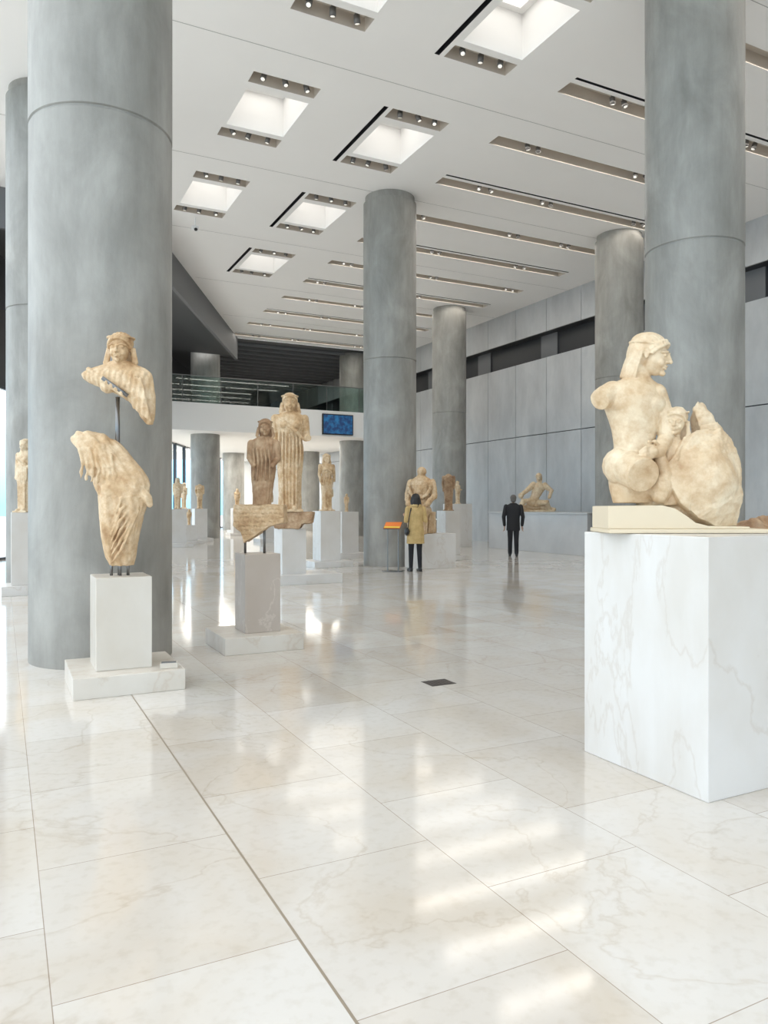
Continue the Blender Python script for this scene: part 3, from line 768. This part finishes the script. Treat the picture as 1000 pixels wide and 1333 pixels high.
def person(name, kind):
    b = B(); raw = B(); f = kind == 'woman'
    hw = .085
    for sx in (-1, 1):
        yo = -.05 if sx > 0 else .03
        b.tube([(sx*hw, 0, .9), (sx*hw*1.0, yo*.6-.01, .48), (sx*hw*1.05, yo+.01, .09)], [.088 if f else .092, .058 if f else .068, .044 if f else .058], 3, 16)
        b.tube([(sx*hw*1.05, yo+.03, .045), (sx*hw*1.15, yo-.07, .035), (sx*hw*1.2, yo-.15, .03)], [.042, .042, .032], 4, 12)
        b.bx(sx*hw*1.12-.035, sx*hw*1.12+.035, yo-.16, yo+.06, 0.0, .03, 4)
    if f:
        secs = [(.60, 0, .0, .195, .15), (.7, 0, 0, .19, .145), (.85, 0, 0, .185, .14), (1.0, 0, 0, .165, .125), (1.1, 0, 0, .155, .12), (1.22, 0, 0, .17, .13), (1.32, 0, .01, .18, .12), (1.38, 0, .02, .15, .095), (1.43, 0, .02, .08, .075)]
        b.loft(secs, 9, .02, .3, m=2)
        b.tube([(0.10*math.cos(t), .03+.085*math.sin(t), 1.41) for t in [2*math.pi*i/16 for i in range(17)]], .035, 2, 10, ends=False)
        sh = 1.345
        for sx in (-1, 1):
            b.tube([(sx*.17, .01, sh), (sx*.22, .03, 1.08), (sx*.13, -.20, 1.15)], [.062, .052, .042], 2, 14)
            b.tube([(sx*.13, -.20, 1.15), (sx*.10, -.25, 1.17)], [.027, .024], 0, 10)
            R = Matrix.Rotation(sx*.5, 3, 'Z') @ Matrix.Rotation(math.radians(-100), 3, 'X')
            hand(raw, Vector((sx*.10, -.25, 1.17)), R, 0, -sx, .9)
        raw.box((0, -.34, 1.2), (.15, .01, .08), 4)
        b.tube([(.13, .1, 1.36), (.19, .13, 1.1), (.2, .1, .9)], .012, 4, 8)
        b.ell((.21, .06, .86), (.05, .11, .09), 4)
    else:
        secs = [(.72, 0, 0, .19, .135), (.85, 0, 0, .185, .135), (1.0, 0, 0, .18, .13), (1.12, 0, 0, .185, .13), (1.28, 0, 0, .215, .135), (1.38, 0, .01, .22, .115), (1.44, 0, .02, .16, .09), (1.49, 0, .02, .075, .07)]
        b.loft(secs, 7, .012, .3, m=2)
        for sx in (-1, 1):
            b.tube([(sx*.20, .01, 1.39), (sx*.265, .03, 1.10), (sx*.245, -.05, .88)], [.068, .055, .045], 2, 14)
            b.tube([(sx*.245, -.05, .89), (sx*.242, -.06, .84)], [.028, .026], 0, 10)
            hand(raw, Vector((sx*.242, -.06, .84)), Matrix.Rotation(sx*1.3, 3, 'Z'), 0, 1, .5)
        b.tube([(0.085*math.cos(t), .02+.075*math.sin(t), 1.47) for t in [2*math.pi*i/16 for i in range(17)]], .018, 2, 8, ends=False)
    hz = 1.545 if f else 1.605
    head(b, (0, -.02, hz), .225, .5 if f else -.1, .12 if f else .0, None, m=0)
    if f:
        b.ell((0, .02, hz+.035), (.095, .112, .095), 1); b.ell((0, .085, hz-.06), (.088, .055, .12), 1)
        for sx in (-1, 1): b.tube([(sx*.07, .02, hz+.02), (sx*.088, .03, hz-.08), (sx*.075, .05, hz-.17)], [.035, .035, .025], 1, 10)
        b.tube([(-.08, .07, hz-.1), (0, .1, hz-.15), (.08, .07, hz-.1)], .035, 1, 10)
    else:
        b.ell((0, .015, hz+.032), (.088, .108, .092), 1); b.ell((0, .06, hz-.03), (.078, .055, .07), 1)
    skin = plain(name+'_skin', (.62, .40, .29), .5); hair = plain(name+'_hair', (.012, .010, .010) if f else (.12, .11, .10), .5)
    top = mottled(name+'_coat', [(.3, (.48, .33, .13)), (.7, (.64, .46, .21))], 9, .8, .2, 60) if f else plain(name+'_jacket', (.016, .016, .019), .8)
    tr = plain(name+'_trousers', (.014, .014, .017), .8); so = plain(name+'_shoes', (.02, .02, .02), .4)
    return carve_obj(name, b, [skin, hair, top, tr, so], .0075, 2, None, .0012, 20, raw)
place(person('woman_visitor', 'woman'), 7.93, 14.2, 0.0, math.pi-YAW+.25)
place(person('man_visitor', 'man'), 12.8, 17.3, 0.0, math.pi-YAW-.15)

# ------------------------------------------------------------------ small items
b = B(); b.bx(-.2, .2, -.15, .15, 0, .012, 0)
b.tube([(-.12, 0, 0), (-.12, 0, .96)], .012, 0, 8, ends=False); b.tube([(.12, 0, 0), (.12, 0, .96)], .012, 0, 8, ends=False)
R = Matrix.Rotation(math.radians(35), 3, 'X'); b.box((0, 0, .98), (.38, .24, .015), 0, R); b.box((0, -.006, .992), (.36, .22, .008), 1, R)
b.box((-.0, -.07, .952), (.34, .04, .012), 2, R)
ob = simple('information_sign', b, [M_metal, plain('sign_orange', (.85, .22, .04), .5), plain('sign_yellow', (.9, .7, .1), .5)]); place(ob, 7.50, 14.42, 0, -YAW-.3)
b = B(); b.tube([(0, 0, 0), (0, 0, -.22)], .015, 0, 8, ends=False); b.box((0, 0, -.27), (.16, .12, .12)); b.tube([(0, -.04, -.3), (0, -.1, -.32)], .04, 1, 10)
ob = simple('security_camera', b, [M_white, M_blackp]); ob.location = (4.4, 19.4, H)
b = B(); b.box((0, 0, .02), (.13, .08, .04)); b.box((0, -.01, .042), (.11, .05, .004), 1)
ob = simple('display_label', b, [M_ped_c, M_fascia]); place(ob, 1.15, 5.96, .157, -.2)
b = B(); b.bx(-.35, .35, -.25, .25, 0, .9, 0); b.bx(-.3, .3, -.2, .2, .9, 1.0, 1)
ob = simple('display_plinth', b, [M_panel, M_white], False, .005); ob.location = (12.6, 20.6, 0)

# ------------------------------------------------------------------ lights
w = bpy.data.worlds.new('World'); scene.world = w; w.use_nodes = True
N = w.node_tree.nodes; L = w.node_tree.links
bg = N['Background']; bg.inputs[1].default_value = 3.0
tc = N.new('ShaderNodeTexCoord'); sp = N.new('ShaderNodeSeparateXYZ'); L.new(tc.outputs['Generated'], sp.inputs[0])
cr = ramp(N, [(0.0, (.24, .58, .84)), (.07, (.45, .74, .95)), (.22, (.96, .97, 1.0)), (1.0, (1.0, .98, .95))])
L.new(sp.outputs['Z'], cr.inputs[0]); L.new(cr.outputs[0], bg.inputs[0])

def area(name, loc, sx, sy, e, col=(1, .94, .85), rot=(0, 0, 0)):
    l = bpy.data.lights.new(name, 'AREA'); l.shape = 'RECTANGLE'; l.size = sx; l.size_y = sy; l.energy = e; l.color = col
    o = bpy.data.objects.new(name, l); COL.objects.link(o); o.location = loc; o.rotation_euler = rot; return o
for t in troughs[1:]:
    area('trough_fill', (12.35, t+.175, H+.02), 6.8, .3, 46)  # added fill strips along the troughs, besides the small spots modelled there
for k, (x, y) in enumerate([(9, 36), (14, 36), (10, 42), (15, 43), (14, 49)]):
    area('soffit_fill', (x, y, 4.5), 2.5, 2.5, 200)  # added fill panels that brighten the space and wall under the mezzanine
area('mezzanine_fill', (13, 38, 8.5), 3, 3, 90)  # added fill to lighten the dark upper floor
def spot(frm, to, e, ang=25, col=(1, .86, .66)):
    l = bpy.data.lights.new('spotlight', 'SPOT'); l.energy = e; l.spot_size = math.radians(ang); l.spot_blend = .6; l.color = col; l.shadow_soft_size = .06
    o = bpy.data.objects.new('spotlight', l); COL.objects.link(o); o.location = frm
    o.rotation_euler = (Vector(to)-Vector(frm)).to_track_quat('-Z', 'Y').to_euler()
spot((4.4, 2.3, H), (3.3, 2.95, 1.8), 130, 22)
spot((3.9, 4.2, H), (.85, 6.2, 2.0), 220, 20)
spot((4.4, 4.2, H), (2.3, 7.3, 1.7), 220, 18)
spot((4.4, 8.4, H), (4.73, 13.2, 2.4), 280, 20)
spot((7.0, 10.4, H), (8.6, 14.9, 1.6), 280, 20)
spot((7.0, 12.5, H), (6.78, 16.4, 2.0), 200, 18)

# ------------------------------------------------------------------ camera
cam = bpy.data.cameras.new('camera'); co = bpy.data.objects.new('camera', cam); COL.objects.link(co)
cam.sensor_width = 36; cam.lens = 985/1333*36; cam.shift_y = -7.5/1333
cam.clip_end = 300
co.location = (0, 0, 1.4); co.rotation_euler = (math.pi/2, 0, -YAW)
scene.camera = co
scene.view_settings.view_transform = 'Standard'
scene.view_settings.exposure = 0.0
